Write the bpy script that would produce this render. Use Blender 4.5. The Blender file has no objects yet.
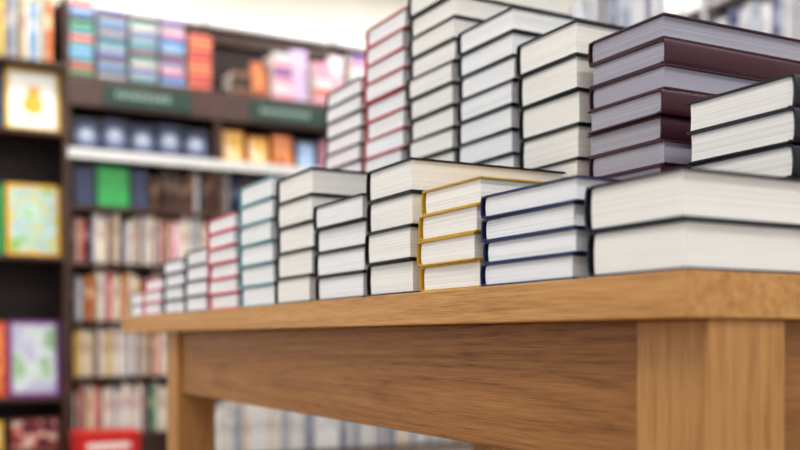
import bpy, math, random
from mathutils import Vector, Matrix
random.seed(7)
scene = bpy.context.scene
scene.view_settings.view_transform = 'Standard'
try: scene.view_settings.look = 'Medium High Contrast'
except Exception: pass
coll = scene.collection

def lin(c):
    return tuple(((v/255)/12.92 if v/255 <= .04045 else ((v/255+.055)/1.055)**2.4) for v in c) + (1,)

# ---------------------------------------------------------------- materials
def newmat(name):
    m = bpy.data.materials.new(name); m.use_nodes = True
    nt = m.node_tree; b = nt.nodes['Principled BSDF']
    return m, nt, b

def ramp(nt, stops, interp='LINEAR'):
    r = nt.nodes.new('ShaderNodeValToRGB'); r.color_ramp.interpolation = interp
    el = r.color_ramp.elements
    while len(el) > 1: el.remove(el[-1])
    el[0].position = stops[0][0]; el[0].color = stops[0][1]
    for p, c in stops[1:]:
        e = el.new(p); e.color = c
    return r

def plain(name, rgb, rough=.5, noise=.08, nscale=60, spec=.5, bump=.05):
    m, nt, b = newmat(name)
    c = lin(rgb)
    tc = nt.nodes.new('ShaderNodeTexCoord')
    n = nt.nodes.new('ShaderNodeTexNoise'); n.inputs['Scale'].default_value = nscale; n.inputs['Detail'].default_value = 4
    nt.links.new(tc.outputs['Object'], n.inputs['Vector'])
    lo = tuple(v*(1-noise) for v in c[:3])+(1,); hi = tuple(min(1, v*(1+noise)) for v in c[:3])+(1,)
    r = ramp(nt, [(.3, lo), (.7, hi)])
    nt.links.new(n.outputs['Fac'], r.inputs['Fac']); nt.links.new(r.outputs['Color'], b.inputs['Base Color'])
    b.inputs['Roughness'].default_value = rough
    b.inputs['Specular IOR Level'].default_value = spec
    if bump:
        bp = nt.nodes.new('ShaderNodeBump'); bp.inputs['Strength'].default_value = bump; bp.inputs['Distance'].default_value = .001
        nt.links.new(n.outputs['Fac'], bp.inputs['Height']); nt.links.new(bp.outputs['Normal'], b.inputs['Normal'])
    return m

def pages(name, lo, hi):
    m, nt, b = newmat(name)
    tc = nt.nodes.new('ShaderNodeTexCoord'); oi = nt.nodes.new('ShaderNodeObjectInfo')
    add = nt.nodes.new('ShaderNodeVectorMath'); add.operation = 'ADD'
    nt.links.new(tc.outputs['Object'], add.inputs[0]); nt.links.new(oi.outputs['Random'], add.inputs[1])
    mp = nt.nodes.new('ShaderNodeMapping'); mp.inputs['Scale'].default_value = (.5, .5, 2300)
    nt.links.new(add.outputs[0], mp.inputs['Vector'])
    n = nt.nodes.new('ShaderNodeTexNoise'); n.inputs['Scale'].default_value = 1; n.inputs['Detail'].default_value = 1
    n.inputs['Roughness'].default_value = .5
    nt.links.new(mp.outputs['Vector'], n.inputs['Vector'])
    r = ramp(nt, [(.28, lin(lo)), (.6, lin(hi))])
    nt.links.new(n.outputs['Fac'], r.inputs['Fac'])
    nt.links.new(r.outputs['Color'], b.inputs['Base Color'])
    b.inputs['Roughness'].default_value = .85; b.inputs['Specular IOR Level'].default_value = .15
    return m

def wood(name, axis, dark, mid, light, seed=0.0, rings=.14, stretch=.07, nring=42, wscale=7):
    m, nt, b = newmat(name)
    tc = nt.nodes.new('ShaderNodeTexCoord')
    def mapped(across, along):
        mp = nt.nodes.new('ShaderNodeMapping')
        s = [across]*3; s[axis] = along
        mp.inputs['Scale'].default_value = s; mp.inputs['Location'].default_value = (seed, seed*1.7, seed*.6)
        nt.links.new(tc.outputs['Object'], mp.inputs['Vector']); return mp
    m1 = mapped(1.0, stretch)
    w = nt.nodes.new('ShaderNodeTexNoise'); w.inputs['Scale'].default_value = wscale; w.inputs['Detail'].default_value = 0.5
    nt.links.new(m1.outputs[0], w.inputs['Vector'])
    mul = nt.nodes.new('ShaderNodeMath'); mul.operation = 'MULTIPLY'; mul.inputs[1].default_value = nring
    nt.links.new(w.outputs['Fac'], mul.inputs[0])
    fr = nt.nodes.new('ShaderNodeMath'); fr.operation = 'PINGPONG'; fr.inputs[1].default_value = 1; nt.links.new(mul.outputs[0], fr.inputs[0])
    pw = nt.nodes.new('ShaderNodeMath'); pw.operation = 'POWER'; pw.inputs[1].default_value = .35
    nt.links.new(fr.outputs[0], pw.inputs[0])
    m2 = mapped(560, 14)
    n2 = nt.nodes.new('ShaderNodeTexNoise'); n2.inputs['Scale'].default_value = 1; n2.inputs['Detail'].default_value = 2
    nt.links.new(m2.outputs[0], n2.inputs['Vector'])
    m3 = mapped(90, 1.4)
    n3 = nt.nodes.new('ShaderNodeTexNoise'); n3.inputs['Scale'].default_value = 1; n3.inputs['Detail'].default_value = 4
    nt.links.new(m3.outputs[0], n3.inputs['Vector'])
    a1 = nt.nodes.new('ShaderNodeMath'); a1.operation = 'MULTIPLY_ADD'; a1.inputs[1].default_value = rings
    nt.links.new(pw.outputs[0], a1.inputs[0])
    a2 = nt.nodes.new('ShaderNodeMath'); a2.operation = 'MULTIPLY'; a2.inputs[1].default_value = .45
    nt.links.new(n3.outputs['Fac'], a2.inputs[0]); nt.links.new(a2.outputs[0], a1.inputs[2])
    a3 = nt.nodes.new('ShaderNodeMath'); a3.operation = 'MULTIPLY_ADD'; a3.inputs[1].default_value = .55
    nt.links.new(n2.outputs['Fac'], a3.inputs[0]); nt.links.new(a1.outputs[0], a3.inputs[2])
    c = .5+rings*.7
    r = ramp(nt, [(c-.21, lin(dark)), (c, lin(mid)), (c+.21, lin(light))])
    nt.links.new(a3.outputs[0], r.inputs['Fac']); nt.links.new(r.outputs['Color'], b.inputs['Base Color'])
    b.inputs['Roughness'].default_value = .42; b.inputs['Specular IOR Level'].default_value = .3
    bp = nt.nodes.new('ShaderNodeBump'); bp.inputs['Strength'].default_value = .12; bp.inputs['Distance'].default_value = .001
    nt.links.new(n2.outputs['Fac'], bp.inputs['Height']); nt.links.new(bp.outputs['Normal'], b.inputs['Normal'])
    return m

def banded(name, base, band, k=1.0):
    m, nt, b = newmat(name)
    tc = nt.nodes.new('ShaderNodeTexCoord'); sp = nt.nodes.new('ShaderNodeSeparateXYZ')
    nt.links.new(tc.outputs['Generated'], sp.inputs[0])
    a, c0 = lin(base), lin(band)
    c = tuple(a[i]*(1-k)+c0[i]*k for i in range(3))+(1,)
    r = ramp(nt, [(0, a), (.10, c), (.13, a), (.50, c), (.74, a), (.9, c), (.93, a)], 'CONSTANT')
    nt.links.new(sp.outputs['Z'], r.inputs['Fac']); nt.links.new(r.outputs['Color'], b.inputs['Base Color'])
    b.inputs['Roughness'].default_value = .45
    return m

def picture(name, cols, scale=6, seed=0):
    m, nt, b = newmat(name)
    tc = nt.nodes.new('ShaderNodeTexCoord')
    mp = nt.nodes.new('ShaderNodeMapping'); mp.inputs['Location'].default_value = (seed, seed, seed)
    nt.links.new(tc.outputs['Object'], mp.inputs[0])
    n = nt.nodes.new('ShaderNodeTexNoise'); n.inputs['Scale'].default_value = scale; n.inputs['Detail'].default_value = 2
    nt.links.new(mp.outputs[0], n.inputs['Vector'])
    k = len(cols)
    r = ramp(nt, [(0 if i == 0 else .34+.32*i/k, lin(c)) for i, c in enumerate(cols)], 'LINEAR')
    nt.links.new(n.outputs['Fac'], r.inputs['Fac']); nt.links.new(r.outputs['Color'], b.inputs['Base Color'])
    b.inputs['Roughness'].default_value = .35
    return m

PG_WARM = pages('paper_warm', (208, 204, 196), (242, 239, 233))
PG_WHITE = pages('paper_white', (204, 203, 202), (240, 240, 240))
PG_GREY = pages('paper_grey', (142, 140, 150), (174, 172, 184))
PG_SMALL = plain('paper_plain', (225, 220, 208), .8)

# ---------------------------------------------------------------- mesh helpers
def mkobj(name, verts, faces, mats, fmat=None, parent=None, loc=(0, 0, 0), smooth=None):
    me = bpy.data.meshes.new(name); me.from_pydata([tuple(v) for v in verts], [], faces); me.update()
    for m in mats: me.materials.append(m)
    if fmat:
        for p, i in zip(me.polygons, fmat): p.material_index = i
    o = bpy.data.objects.new(name, me); coll.objects.link(o); o.location = loc
    if parent: o.parent = parent
    return o

def empty(name, loc, label=None, category=None, group=None):
    e = bpy.data.objects.new(name, None); coll.objects.link(e); e.location = loc
    e.empty_display_size = .05
    if label: e['label'] = label
    if category: e['category'] = category
    if group: e['group'] = group
    return e

def boxvf(x0, x1, y0, y1, z0, z1, bev=0.0):
    import bmesh
    bm = bmesh.new()
    bmesh.ops.create_cube(bm, size=1)
    for v in bm.verts:
        v.co = Vector(((x0+x1)/2+v.co.x*(x1-x0), (y0+y1)/2+v.co.y*(y1-y0), (z0+z1)/2+v.co.z*(z1-z0)))
    if bev:
        bmesh.ops.bevel(bm, geom=list(bm.edges), offset=bev, segments=2, affect='EDGES', profile=.5)
    vs = [v.co.copy() for v in bm.verts]; bm.verts.index_update()
    fs = [[v.index for v in f.verts] for f in bm.faces]
    bm.free()
    return vs, fs

def boxo(name, x0, x1, y0, y1, z0, z1, mat, parent=None, bev=.002, origin=None):
    o = origin or ((x0+x1)/2, (y0+y1)/2, z0)
    vs, fs = boxvf(x0-o[0], x1-o[0], y0-o[1], y1-o[1], z0-o[2], z1-o[2], bev)
    return mkobj(name, vs, fs, [mat], parent=parent, loc=o)

def cover_geo(W, L, t, th, bulge=.006):
    g = min(.0014, t*.1)
    pts = [(0, 0), (W*.5, 0), (W-.015, 0), (W-.0115, g), (W-.008, .0002)]
    N = 8
    for i in range(N+1):
        k = i/N
        pts.append((W-.006+bulge*(math.sin(math.pi*k)**.55 if 0 < k < 1 else 0), t*(.01+.98*k)))
    pts += [(W-.008, t-.0002), (W-.0115, t-g), (W-.015, t), (W*.5, t), (0, t)]
    inner = []
    n = len(pts)
    for i, p in enumerate(pts):
        a = pts[max(0, i-1)]; c = pts[min(n-1, i+1)]
        dx, dy = c[0]-a[0], c[1]-a[1]; l = math.hypot(dx, dy)
        inner.append((p[0]-dy/l*th, p[1]+dx/l*th))
    vs = []; fs = []
    for x in (-L/2, L/2):
        for p in pts: vs.append((x, p[0]-W/2, p[1]))
        for p in inner: vs.append((x, p[0]-W/2, p[1]))
    o0, i0, o1, i1 = 0, n, 2*n, 3*n
    for i in range(n-1):
        fs.append([o0+i, o0+i+1, o1+i+1, o1+i][::-1])
        fs.append([i0+i, i0+i+1, i1+i+1, i1+i])
        fs.append([o0+i, o0+i+1, i0+i+1, i0+i])
        fs.append([o1+i, o1+i+1, i1+i+1, i1+i][::-1])
    for i in (0, n-1):
        f = [o0+i, i0+i, i1+i, o1+i]
        fs.append(f if i == 0 else f[::-1])
    return vs, fs

def page_geo(W, L, t, th):
    z0, z1 = th+.0001, t-th-.0001
    ins = .0042
    pr = []
    N = 7
    pr.append((.0045, z0))
    for i in range(N+1):
        k = i/N; pr.append((W-.0110+.0018*math.sin(math.pi*k), z0+(z1-z0)*k))
    for i in range(N+1):
        k = 1-i/N; pr.append((.0045+.0008*math.sin(math.pi*k), z0+(z1-z0)*k))
    pr = pr[1:]
    n = len(pr); vs = []; fs = []
    for x in (-L/2+ins, L/2-ins):
        for p in pr: vs.append((x, p[0]-W/2, p[1]))
    for i in range(n):
        j = (i+1) % n
        fs.append([i, j, n+j, n+i][::-1])
    fs.append(list(range(n))); fs.append(list(range(n, 2*n))[::-1])
    return vs, fs

def fixnormals(me):
    import bmesh
    bm = bmesh.new(); bm.from_mesh(me); bmesh.ops.recalc_face_normals(bm, faces=bm.faces); bm.to_mesh(me); bm.free()

def mkmesh(name, vs, fs, mats, fmat=None):
    me = bpy.data.meshes.new(name); me.from_pydata([tuple(v) for v in vs], [], fs); me.update()
    for m in mats: me.materials.append(m)
    if fmat:
        for p, i in zip(me.polygons, fmat): p.material_index = i
    fixnormals(me)
    return me

# ---------------------------------------------------------------- table
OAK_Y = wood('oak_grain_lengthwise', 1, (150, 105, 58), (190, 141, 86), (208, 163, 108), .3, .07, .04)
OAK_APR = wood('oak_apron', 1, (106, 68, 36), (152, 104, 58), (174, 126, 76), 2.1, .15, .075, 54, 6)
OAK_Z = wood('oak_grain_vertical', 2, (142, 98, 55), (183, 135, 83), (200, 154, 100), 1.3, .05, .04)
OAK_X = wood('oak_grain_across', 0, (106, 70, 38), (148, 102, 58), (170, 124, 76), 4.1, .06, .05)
TT = .78
table = empty('table', (.62, 1.27, 0), 'long solid oak display table stacked with hardcover books', 'table')
def tb(name, x0, x1, y0, y1, z0, z1, mat, bev):
    return boxo(name, x0-.62, x1-.62, y0-1.27, y1-1.27, z0, z1, mat, table, bev)
tb('tabletop', 0, 1.24, 0, 2.538, .731, TT, OAK_Y, .002)
LW = .111
for lx in (.037, 1.0745):
    for ly in (.005, 2.01):
        tb('leg', lx, lx+LW, ly, ly+LW, 0, .7308, OAK_Z, .003)
az = .71-.151
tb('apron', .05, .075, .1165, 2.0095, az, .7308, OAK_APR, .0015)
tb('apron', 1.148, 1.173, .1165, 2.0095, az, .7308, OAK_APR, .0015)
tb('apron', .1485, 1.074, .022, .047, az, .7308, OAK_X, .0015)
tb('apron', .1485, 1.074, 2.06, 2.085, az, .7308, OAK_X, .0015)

# ---------------------------------------------------------------- stacks of hardcovers on the table
def covmat(name, rgb, rough=.42, spec=.4): return plain(name, rgb, rough, .15, 300, spec, .12)
C_CHAR = covmat('cloth_charcoal', (30, 32, 42)); C_NAVY = covmat('cloth_navy', (24, 36, 84))
C_YEL = covmat('cloth_mustard', (196, 154, 36)); C_BLK = covmat('cloth_black', (10, 12, 16))
C_GRN = covmat('cloth_black_green', (12, 24, 26)); C_TEAL = covmat('cloth_teal', (84, 144, 150))
C_RED = covmat('cloth_crimson', (208, 50, 88)); C_SLATE = covmat('cloth_slate', (46, 62, 78))
C_MAR = covmat('cloth_maroon', (66, 26, 40), .42, .35); C_BRED = covmat('cloth_brick_red', (176, 28, 38))
C_GREY = covmat('cloth_grey', (150, 155, 160)); C_DTEAL = covmat('cloth_dark_teal', (26, 44, 50))
C_DNAVY = covmat('cloth_dark_navy', (10, 16, 32)); C_BROWN = covmat('cloth_dark_brown', (18, 15, 17))

stacks = [
 (.006, .006, .166, .25, 2, .104, C_CHAR, PG_WARM, 0, 'charcoal'),
 (.006, .183, .389, .24, 4, .121, C_NAVY, PG_WHITE, 0, 'navy blue'),
 (.006, .398, .563, .23, 4, .151, C_YEL, PG_WARM, 0, 'mustard yellow'),
 (.004, .582, .741, .29, 4, .206, C_BLK, PG_WARM, 0, 'black'),
 (.006, .757, .962, .23, 4, .174, C_GRN, PG_WHITE, 0, 'black green'),
 (.006, .979, 1.163, .25, 5, .252, C_BLK, PG_WARM, 0, 'black'),
 (.006, 1.182, 1.386, .23, 6, .265, C_TEAL, PG_WHITE, 0, 'teal'),
 (.006, 1.42, 1.625, .23, 6, .2175, C_RED, PG_WHITE, 0, 'crimson'),
 (.006, 1.642, 1.825, .23, 4, .156, C_SLATE, PG_WHITE, 0, 'slate blue'),
 (.006, 1.852, 2.045, .23, 4, .145, C_SLATE, PG_WHITE, 0, 'slate blue'),
 (.006, 2.075, 2.272, .23, 3, .107, C_RED, PG_WHITE, 0, 'crimson'),
 (.006, 2.295, 2.445, .22, 2, .0715, C_GREY, PG_WHITE, 0, 'pale grey'),
 (.30, .122, .313, .25, 6, .265, C_DNAVY, PG_WARM, 1, 'dark navy'),
 (.30, .355, .532, .34, 11, .407, C_MAR, PG_GREY, 1, 'dark maroon'),
 (.30, .555, .727, .29, 8, .452, C_GRN, PG_WARM, 0, 'black green'),
 (.30, .745, .938, .34, 12, .530, C_DNAVY, PG_WHITE, 0, 'dark navy'),
 (.30, .957, 1.142, .30, 15, .66, C_BROWN, PG_WARM, 0, 'dark brown'),
 (.30, 1.165, 1.358, .24, 15, .65, C_BRED, PG_WHITE, 0, 'brick red'),
 (.30, 1.38, 1.585, .24, 14, .55, C_DTEAL, PG_WHITE, 0, 'dark teal'),
]
def stack(x0, y0, y1, L, n, H, mat, pg, flip, cname):
    W = y1-y0; t = H/n-.0003; th = .0026
    if cname in ('mustard yellow', 'navy blue'): th = .0022
    mar = cname == 'dark maroon'
    mc = mkmesh('cover', *cover_geo(W, L, t, th, {'dark maroon': .0025, 'dark navy': .005, 'mustard yellow': .003, 'navy blue': .003}.get(cname, .0042)), [mat]); mp = mkmesh('page_block', *page_geo(W, L, t, th), [pg])
    for i in range(n):
        jit = random.uniform(-.003, .003) if mar else 0
        fl = (0 if i in (10, 8, 5, 2) else 1) if mar else flip
        e = empty('hardcover_book', (x0+L/2+random.uniform(-.0035, .004), (y0+y1)/2+random.uniform(-.003, .003)+jit, TT+.0002+i*(t+.0003)),
                  ('%s hardcover, ' % cname) + ('top of a stack ' if i == n-1 else 'lying in a stack ')+'on oak table',
                  'book', '%s hardcovers stacked on the table' % cname)
        e.rotation_euler = (0, 0, math.radians(random.uniform(-.9, .9))+(math.pi if fl else 0))
        for nm, me in (('cover', mc), ('page_block', mp)):
            o = bpy.data.objects.new(nm, me); coll.objects.link(o); o.parent = e
for s in stacks: stack(*s)

# ---------------------------------------------------------------- room
WALLM = plain('wall_paint', (232, 226, 216), .8, .02, 8)
CEILM = plain('ceiling_paint', (245, 245, 245), .9, .02, 8)
FLOORM = plain('carpet_brown_grey', (140, 128, 118), .95, .3, 90, .1, .4)
YB, XR, CZ = 5.66, 3.68, 3.25
def struct(name, *a):
    o = boxo(name, *a, bev=0); o['kind'] = 'structure'; return o
struct('floor', -3.2, XR+.1, -3, YB+.1, -.1, 0, FLOORM)
struct('wall_back', -3.2, XR+.1, YB, YB+.1, 0.0, CZ, WALLM)
struct('wall_right', XR, XR+.1, -3, YB, 0.0, CZ, WALLM)
struct('ceiling', -3.2, XR+.1, -3, YB+.1, CZ, CZ+.1, CEILM)

def lampmat(name, s, c=(1, .985, .96, 1)):
    m, nt, b = newmat(name); b.inputs['Emission Color'].default_value = c; b.inputs['Emission Strength'].default_value = s
    return m
LAMPM = lampmat('lamp_diffuser', 20); FILLM = lampmat('added_fill_diffuser', 2.0, (1, .96, .9, 1))
FRAME = plain('white_metal', (235, 235, 235), .4)
for lx in (-1.6, .5, 2.5):
    for ly in (-1.2, 1.2, 3.2, 4.75):
        e = empty('ceiling_light', (lx, ly, CZ), 'white rectangular fluorescent ceiling light panel', 'ceiling light', 'ceiling light panels')
        boxo('light_housing', -.62, .62, -.17, .17, -.05, -.001, FRAME, e, .004)
        boxo('light_diffuser', -.59, .59, -.14, .14, -.062, -.0505, LAMPM, e, .002)

w = bpy.data.worlds.new('world'); scene.world = w; w.use_nodes = True
w.node_tree.nodes['Background'].inputs[0].default_value = (.95, .97, 1, 1); w.node_tree.nodes['Background'].inputs[1].default_value = .92

# ---------------------------------------------------------------- bookcases
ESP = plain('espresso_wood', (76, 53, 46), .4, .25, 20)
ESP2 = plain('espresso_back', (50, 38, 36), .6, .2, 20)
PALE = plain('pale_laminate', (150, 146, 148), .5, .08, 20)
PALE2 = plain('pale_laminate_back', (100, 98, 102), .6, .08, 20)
RAIL = plain('white_price_rail', (214, 214, 212), .4)
SIGNG = plain('sign_green', (32, 62, 54), .4); SIGNW = plain('sign_lettering', (132, 150, 140), .5)
def bookcase(ox, oy, rot, levels, top, header=True, rails=(), sign=True, label='', back_top=2.76, m1=None, m2=None):
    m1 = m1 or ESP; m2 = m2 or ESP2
    e = empty('bookcase', (ox, oy, 0), label, 'bookcase', 'tall shop bookcases'); e.rotation_euler = (0, 0, rot)
    boxo('side_panel', .001, .021, 0, .36, 0, top, m1, e); boxo('side_panel', .879, .899, 0, .36, 0, top, m1, e)
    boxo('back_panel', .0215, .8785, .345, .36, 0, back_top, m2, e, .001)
    boxo('plinth', .0215, .8785, .01, .03, 0, levels[0]-.0255, m1, e)
    for z in levels:
        boxo('shelf', .0215, .8785, .004, .3445, z-.025, z, m1, e)
        if z in rails: boxo('price_rail', .0002, .8998, -.012, -.0004, z-.055, z+.004, RAIL, e, .001)
    if header:
        boxo('header_board', .0, .9, -.02, -.0005, 2.067, 2.25, m1, e)
        boxo('top_shelf', .0215, .8785, .0, .3445, 2.222, 2.25, m1, e)
        boxo('crown_board', .0, .9, .30, .3445, back_top-.12, back_top, m1, e)
        c = boxo('added_fill_strip', .02, .88, .24, .2995, back_top-.03, back_top-.001, FRAME, e, .002)  # added strip, put in only to brighten the wall above the bookcase
        boxo('light_diffuser', -.42, .42, -.025, .025, .0295, .036, FILLM, c, .001)  # glowing face of that added strip
        if sign:
            s = boxo('category_sign', .2, .72, -.032, -.0205, 2.09, 2.215, SIGNG, e, .003)
            vs = []; fs = []
            x = -.19
            for i in range(9):
                wd = random.uniform(.02, .034)
                v, f = boxvf(x, x+wd, -.0085, -.0062, .045, .083)
                fs += [[q+len(vs) for q in g] for g in f]; vs += v; x += wd+.012
            mkobj('sign_lettering', vs, fs, [SIGNW], parent=s)
    return e
YF = 5.28
LV = [.15, .49, .82, 1.16, 1.49, 1.82]
bx = [-.608, .292, 1.192, 2.092]
bookcase(bx[0], YF, 0, [.06, .376, 1.19, 1.91, 2.31], 2.72, False, label='dark wooden bookcase with face-out picture books')
for i, x in enumerate(bx[1:]):
    bookcase(x, YF, 0, LV, 2.25, True, (1.82,), True, 'dark wooden bookcase with green category sign and white shelf rail')
for i, y in enumerate((5.1, 4.2, 3.3)):
    bookcase(3.30, y, -math.pi/2, [.12, .5, .9, 1.3, 1.7, 2.12, 2.54], 2.98, False, label='pale laminate bookcase along the side wall', m1=PALE, m2=PALE2, back_top=2.98)

# ---------------------------------------------------------------- small books
pal = {
 'white': ((228, 225, 218), (190, 130, 120), .4), 'cream': ((218, 204, 180), (150, 110, 80), .4), 'red': ((172, 48, 46), (236, 200, 180), .4),
 'orange': ((206, 116, 64), (250, 220, 180), .5), 'yellow': ((212, 182, 92), (160, 80, 40), .3), 'green': ((52, 120, 78), (200, 230, 190), .4),
 'teal': ((44, 132, 142), (190, 230, 230), .3), 'blue': ((44, 80, 150), (180, 204, 240), .3), 'sky blue': ((108, 154, 196), (245, 245, 250), .35),
 'navy': ((30, 38, 76), (170, 176, 204), .3), 'black': ((30, 28, 32), (150, 140, 130), .3), 'pink': ((216, 144, 164), (250, 230, 235), .4),
 'brown': ((106, 68, 48), (204, 170, 130), .3), 'grey': ((170, 170, 174), (120, 120, 130), .3), 'purple': ((106, 78, 140), (220, 200, 236), .3),
 'coral': ((206, 94, 80), (245, 200, 190), .35), 'slate': ((112, 122, 140), (210, 214, 222), .3), 'off white': ((218, 217, 215), (170, 170, 176), .4),
}
BM = {k: banded('spine_'+k.replace(' ', '_'), *v) for k, v in pal.items()}
cache = {}
def book_joined(kind, W, L, t, color):
    key = (kind, W, L, t, color)
    if key in cache: return cache[key]
    v1, f1 = cover_geo(W, L, t, .002); v2, f2 = page_geo(W, L, t, .002)
    vs = list(v1)+list(v2); fs = f1+[[q+len(v1) for q in f] for f in f2]
    if kind == 'spine': vs = [(z, -y, x+L/2) for x, y, z in vs]
    elif kind == 'flat': vs = [(-x, -y, z) for x, y, z in vs]
    me = mkmesh('book', vs, fs, [BM[color], PG_SMALL], [0]*len(f1)+[1]*len(f2))
    cache[key] = me
    return me
TS = [.012, .016, .020, .026, .034]
def upright_row(x0, x1, z, ypos, colors, hmin, hmax, grp, rightwall=False, fat=1.0, name='book', where='on a bookcase shelf'):
    x = x0
    while True:
        t = random.choice(TS)*fat; W = .15; L = .24
        if x+t > x1: break
        c = random.choice(colors)
        me = book_joined('spine', W, L, round(t, 4), c)
        o = bpy.data.objects.new(name, me); coll.objects.link(o)
        hs = random.uniform(hmin, hmax)/L
        o.scale = (1, 1, hs)
        d = ypos+W/2+random.uniform(0, .02)
        if rightwall:
            o.location = (d, -x, z+.0003); o.rotation_euler = (0, 0, -math.pi/2)
        else:
            o.location = (x, d, z+.0003)
        o['label'] = '%s upright book, spine out, %s' % (c, where)
        o['category'] = 'book'; o['group'] = grp
        x += t+.0012
    return x
light = ['white', 'white', 'cream', 'pink', 'grey', 'sky blue', 'white', 'cream', 'orange', 'red', 'brown', 'white', 'navy']
warm = ['red', 'orange', 'coral', 'cream', 'yellow', 'black', 'white', 'cream', 'brown', 'red', 'cream', 'white', 'grey', 'brown', 'coral']
mixed = ['white', 'cream', 'green', 'cream', 'grey', 'brown', 'white', 'yellow', 'coral', 'white', 'grey', 'off white', 'black']
pale = ['white', 'off white', 'grey', 'cream', 'white', 'off white', 'cream', 'white']
dark = ['black', 'brown', 'navy', 'black', 'grey', 'brown']
b1, b2, b3 = bx[1], bx[2], bx[3]
YS = YF+.02
upright_row(b1+.024, b1+.876, 1.16, YS, light, .25, .30, 'spines on the upper middle shelf')
upright_row(b1+.024, b1+.876, .82, YS, warm, .245, .305, 'spines on the middle shelf')
upright_row(b1+.024, b1+.876, .49, YS, mixed, .25, .30, 'spines on the lower shelf')
upright_row(b1+.024, b1+.876, .15, YS, mixed+pale, .25, .30, 'spines on the bottom shelf')
upright_row(b1+.50, b1+.876, 1.49, YS, dark, .20, .28, 'dark spines on the shelf')
upright_row(b2+.024, b2+.5, 1.49, YS, dark+['red', 'green'], .20, .28, 'dark spines on the shelf')
upright_row(b2+.024, b2+.876, .15, YS, pale, .24, .30, 'spines on the bottom shelf', fat=1.5)
bench = boxo('low_display_bench', .86, 2.98, 4.90, 5.12, 0, .03, ESP)
bench['label'] = 'low dark wooden floor plinth holding upright books'; bench['category'] = 'display bench'
boxo('bench_back_rail', -1.05, 1.05, .092, .108, .0305, .14, ESP, bench, .001)
upright_row(.88, 2.96, .03, 4.92, ['off white', 'off white', 'grey', 'off white', 'slate', 'off white', 'cream'], .22, .29, 'pale books on the low plinth', fat=1.4, name='plinth_book', where='on a low floor plinth')  # pale books, same hardcover build as the shelf rows
SW = ['grey', 'slate', 'grey', 'white', 'slate', 'off white', 'grey', 'navy']
for yy in (4.2, 3.3):
    upright_row(-yy+.024, -yy+.876, 2.12, 3.32, SW, .30, .38, 'spines on the side wall shelves', True, 2.2)
for yy in (5.1, 4.2, 3.3):
    upright_row(-yy+.024, -yy+.876, 2.54, 3.32, SW, .30, .40, 'spines on the side wall shelves', True, 2.2)
upright_row(bx[0]+.45, bx[0]+.86, 2.31, YS, ['orange', 'cream', 'teal', 'sky blue', 'brown', 'navy', 'yellow'], .32, .38, 'books on the top ledge', fat=1.2)

# face-out picture books
def faceout(xc, z, y, w, h, t, border, pic, blob, label, grp='face-out picture books', lean=7):
    e = empty('picture_book', (xc, y, z+.002), label, 'picture book', grp)
    e.rotation_euler = (math.radians(-lean), 0, 0)
    bm_ = plain('cover_'+label[:8].replace(' ', '_'), border, .35)
    v1, f1 = cover_geo(w, h, t, .002); v2, f2 = page_geo(w, h, t, .002)
    tr = lambda vs: [(-yy, -zz, xx+h/2) for xx, yy, zz in vs]
    for nm, v, f, m in (('cover', v1, f1, bm_), ('page_block', v2, f2, PG_SMALL)):
        me = mkmesh(nm, tr(v), f, [m]); o = bpy.data.objects.new(nm, me); coll.objects.link(o); o.parent = e
    m = .020 if w > .25 else .012
    vs = []; fs = []; fm = []
    v, f = boxvf(-w/2+m, w/2-m, -t-.0012, -t-.0002, m, h-m, .0003)
    vs += v; fs += f; fm += [0]*len(f)
    mats = [pic]
    if blob:
        for bi, (bc, parts) in enumerate(blob):
            mats.append(plain('figure_'+label[:8].replace(' ', '_'), bc, .4))
            for (cx, cz, rx, rz) in parts:
                b0 = len(vs); N = 20; yo = -t-.0018-.0003*bi
                vs.append((cx*w, yo-.0001, cz*h))
                for i in range(N):
                    a = 2*math.pi*i/N; vs.append((cx*w+rx*w*math.cos(a), yo, cz*h+rz*h*math.sin(a)))
                for i in range(N): fs.append([b0, b0+1+i, b0+1+(i+1) % N]); fm.append(1+bi)
    mkobj('cover_picture', vs, fs, mats, fm, parent=e)
    return e
P_W = picture('art_white', [(236, 232, 216), (246, 244, 236)], 5)
P_GB = picture('art_meadow', [(90, 150, 80), (140, 185, 110), (200, 218, 208), (146, 188, 206), (196, 200, 140)], 8, 1)
P_GP = picture('art_garden', [(90, 150, 100), (156, 192, 150), (212, 220, 222), (186, 186, 205)], 8, 2.3)
P_G = picture('art_green', [(20, 130, 60), (50, 160, 80)], 8, 3); P_R = picture('art_red', [(190, 60, 40), (226, 146, 84), (140, 40, 30)], 9, 4)
P_D = picture('art_dark', [(20, 26, 46), (44, 54, 90)], 9, 5); P_O = picture('art_orange', [(206, 90, 36), (232, 180, 70), (232, 214, 176)], 12, 6)
P_K = picture('art_pink', [(232, 194, 208), (240, 222, 226), (220, 150, 172)], 4, 7)
P_V = picture('art_violet', [(150, 110, 180), (210, 188, 218)], 4, 7.5)
P_B = picture('art_blue', [(64, 108, 176), (174, 196, 224), (120, 146, 200)], 6, 8)
P_M = picture('art_mixed', [(60, 140, 70), (230, 220, 200), (200, 60, 50), (90, 40, 60)], 18, 9)
fy = YF+.08
faceout(.112, 1.91, fy, .300, .37, .012, (234, 192, 52), P_W, [((226, 170, 44), [(0, .42, .2, .17), (.02, .63, .12, .09)])], 'yellow bordered picture book with white cover on ledge')
faceout(.116, 1.19, fy, .295, .42, .012, (238, 182, 26), P_GB, None, 'orange bordered picture book with meadow scene on ledge')
faceout(.122, .376, fy, .280, .44, .012, (132, 60, 146), P_GP, None, 'purple bordered picture book with garden scene on ledge')
faceout(-.215, 1.91, fy, .30, .36, .012, (60, 90, 150), P_D, None, 'dark blue picture book standing on ledge')
faceout(-.205, 1.19, fy, .32, .41, .012, (20, 140, 70), P_G, None, 'green picture book standing on ledge')
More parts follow.
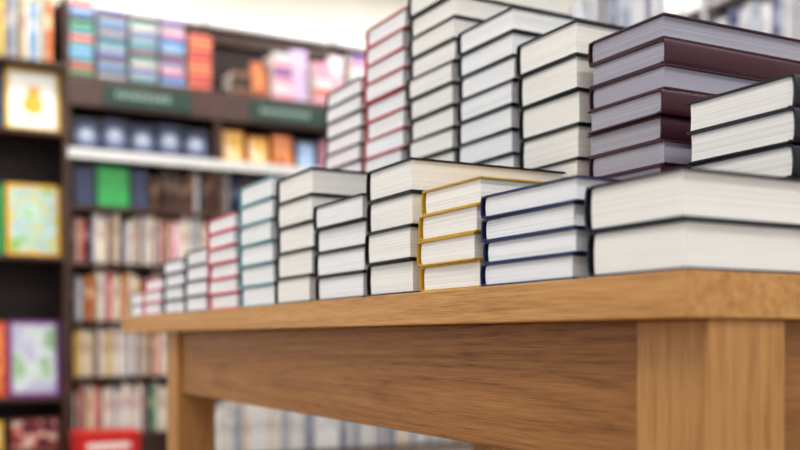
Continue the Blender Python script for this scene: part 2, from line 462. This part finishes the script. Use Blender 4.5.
faceout(-.190, .376, fy, .32, .43, .012, (215, 90, 44), P_R, None, 'red orange picture book standing on ledge')
faceout(.122, .06, fy, .28, .19, .012, (120, 60, 50), P_M, None, 'low red and green picture book on bottom shelf', lean=5)
faceout(-.20, .06, fy, .30, .18, .012, (230, 190, 90), P_O, None, 'low yellow picture book on bottom shelf', lean=5)
for i in range(5):
    faceout(b1+.115+i*.165, 1.82, YF+.06, .155, .21 if i % 2 else .19, .02, (30, 36, 56), P_D, [((120, 132, 160), [(0, .45, .42, .30)]), ((196, 204, 220), [(0, .5, .22, .14)])], 'navy gift book with pale oval cover on shelf', 'navy gift books', 6)
for i in range(5):
    faceout(b2+.115+i*.165, 1.82, YF+.06, .14, .18 if i % 2 else .21, .02, (220, 130, 48) if i < 3 else (70, 60, 80), [P_O, P_O, P_R, P_B, P_K][i], None, ['orange', 'orange', 'red', 'blue', 'pink'][i]+' illustrated small book facing out on shelf', 'small illustrated books', 6)
faceout(b1+.10, 1.49, YF+.06, .13, .25, .02, (26, 28, 40), P_D, None, 'black book facing out on shelf', 'dark face-out books', 6)
faceout(b1+.27, 1.49, YF+.06, .20, .27, .02, (14, 108, 58), P_G, None, 'bright green book facing out on shelf', 'dark face-out books', 6)
faceout(b1+.43, 1.49, YF+.06, .11, .25, .02, (30, 26, 30), P_D, None, 'black book facing out next to green one', 'dark face-out books', 6)

def flat_stack(x0, x1, z, n, t, colors, grp, yfront=YF+.02):
    w = x1-x0; W = .2
    for i in range(n):
        c = colors[i % len(colors)]
        me = book_joined('flat', W, round(w-.008, 3), t, c)
        o = bpy.data.objects.new('notebook', me); coll.objects.link(o)
        o.location = ((x0+x1)/2+random.uniform(-.003, .003), yfront+W/2, z+.0004+i*(t+.0004))
        o['label'] = '%s notebook lying in a stack on top of the bookcase' % c
        o['category'] = 'notebook'; o['group'] = grp
T0 = 2.25
flat_stack(b1+.01, b1+.155, T0, 11, .04, ['green', 'red', 'teal', 'sky blue', 'teal', 'coral', 'teal', 'green', 'navy', 'sky blue', 'red'], 'stacked bright books')
flat_stack(b1+.17, b1+.345, T0, 13, .032, ['grey', 'navy', 'sky blue', 'brown', 'blue', 'grey', 'teal', 'navy'], 'stacked blue notebooks')
flat_stack(b1+.36, b1+.53, T0, 13, .031, ['teal', 'grey', 'blue', 'cream', 'teal', 'brown', 'slate'], 'stacked teal notebooks')
flat_stack(b1+.545, b1+.70, T0, 12, .033, ['sky blue', 'blue', 'pink', 'grey', 'purple', 'brown', 'sky blue'], 'stacked pastel notebooks')
flat_stack(b1+.72, b1+.87, T0, 9, .038, ['coral', 'red', 'coral', 'orange'], 'stacked red notebooks')
flat_stack(b2+.09, b2+.22, T0, 3, .05, ['brown', 'black'], 'stacked brown notebooks')
faceout(b2+.30, T0, YF+.1, .115, .24, .03, (160, 90, 90), P_R, None, 'red gift book standing on top of bookcase', 'gift books on bookcase top', 5)
flat_stack(b2+.37, b2+.51, T0, 6, .05, ['pink', 'off white', 'pink', 'purple'], 'stacked pink notebooks')
faceout(b2+.58, T0, YF+.1, .115, .36, .03, (200, 180, 214), P_V, None, 'lilac gift book standing on top of bookcase', 'gift books on bookcase top', 5)
flat_stack(b2+.65, b2+.79, T0, 5, .055, ['pink', 'coral', 'off white', 'pink'], 'stacked pink notebooks')
faceout(b2+.845, T0, YF+.1, .10, .35, .03, (236, 222, 226), P_K, None, 'white gift book standing on top of bookcase', 'gift books on bookcase top', 5)
flat_stack(b3+.02, b3+.15, T0, 7, .052, ['off white', 'pink', 'purple', 'off white'], 'stacked pink notebooks')
for i, (xx, hh, cc, pp, nm) in enumerate([(.22, .35, (110, 150, 200), P_B, 'blue'), (.34, .37, (225, 210, 215), P_K, 'pale'), (.47, .35, (230, 160, 90), P_O, 'orange')]):
    faceout(b3+xx, T0, YF+.1, .11, hh, .03, cc, pp, None, nm+' gift book standing on top of bookcase', 'gift books on bookcase top', 5)
RB = plain('red_card', (205, 38, 36), .4); WB = plain('white_label', (240, 226, 220), .5)
e = empty('storage_box', (.47, 5.10, .0003), 'low red cardboard box with white label band on floor', 'box')
boxo('box_body', -.175, .175, -.09, .12, 0, .145, RB, e, .003)
boxo('box_lid', -.18, .18, -.0955, .123, .1453, .185, RB, e, .003)
boxo('box_label', -.12, .12, -.0925, -.0903, .085, .125, WB, e, .0005)

# ---------------------------------------------------------------- camera
cam = bpy.data.cameras.new('camera'); co = bpy.data.objects.new('camera', cam); coll.objects.link(co)
co.location = (-.7208, -.7502, .71); co.rotation_euler = (math.radians(90), 0, math.radians(-27.92))
cam.lens = 45; cam.sensor_width = 36; cam.shift_y = .1425; cam.clip_start = .02
cam.dof.use_dof = True; cam.dof.focus_distance = 1.42; cam.dof.aperture_fstop = 2.15
scene.camera = co
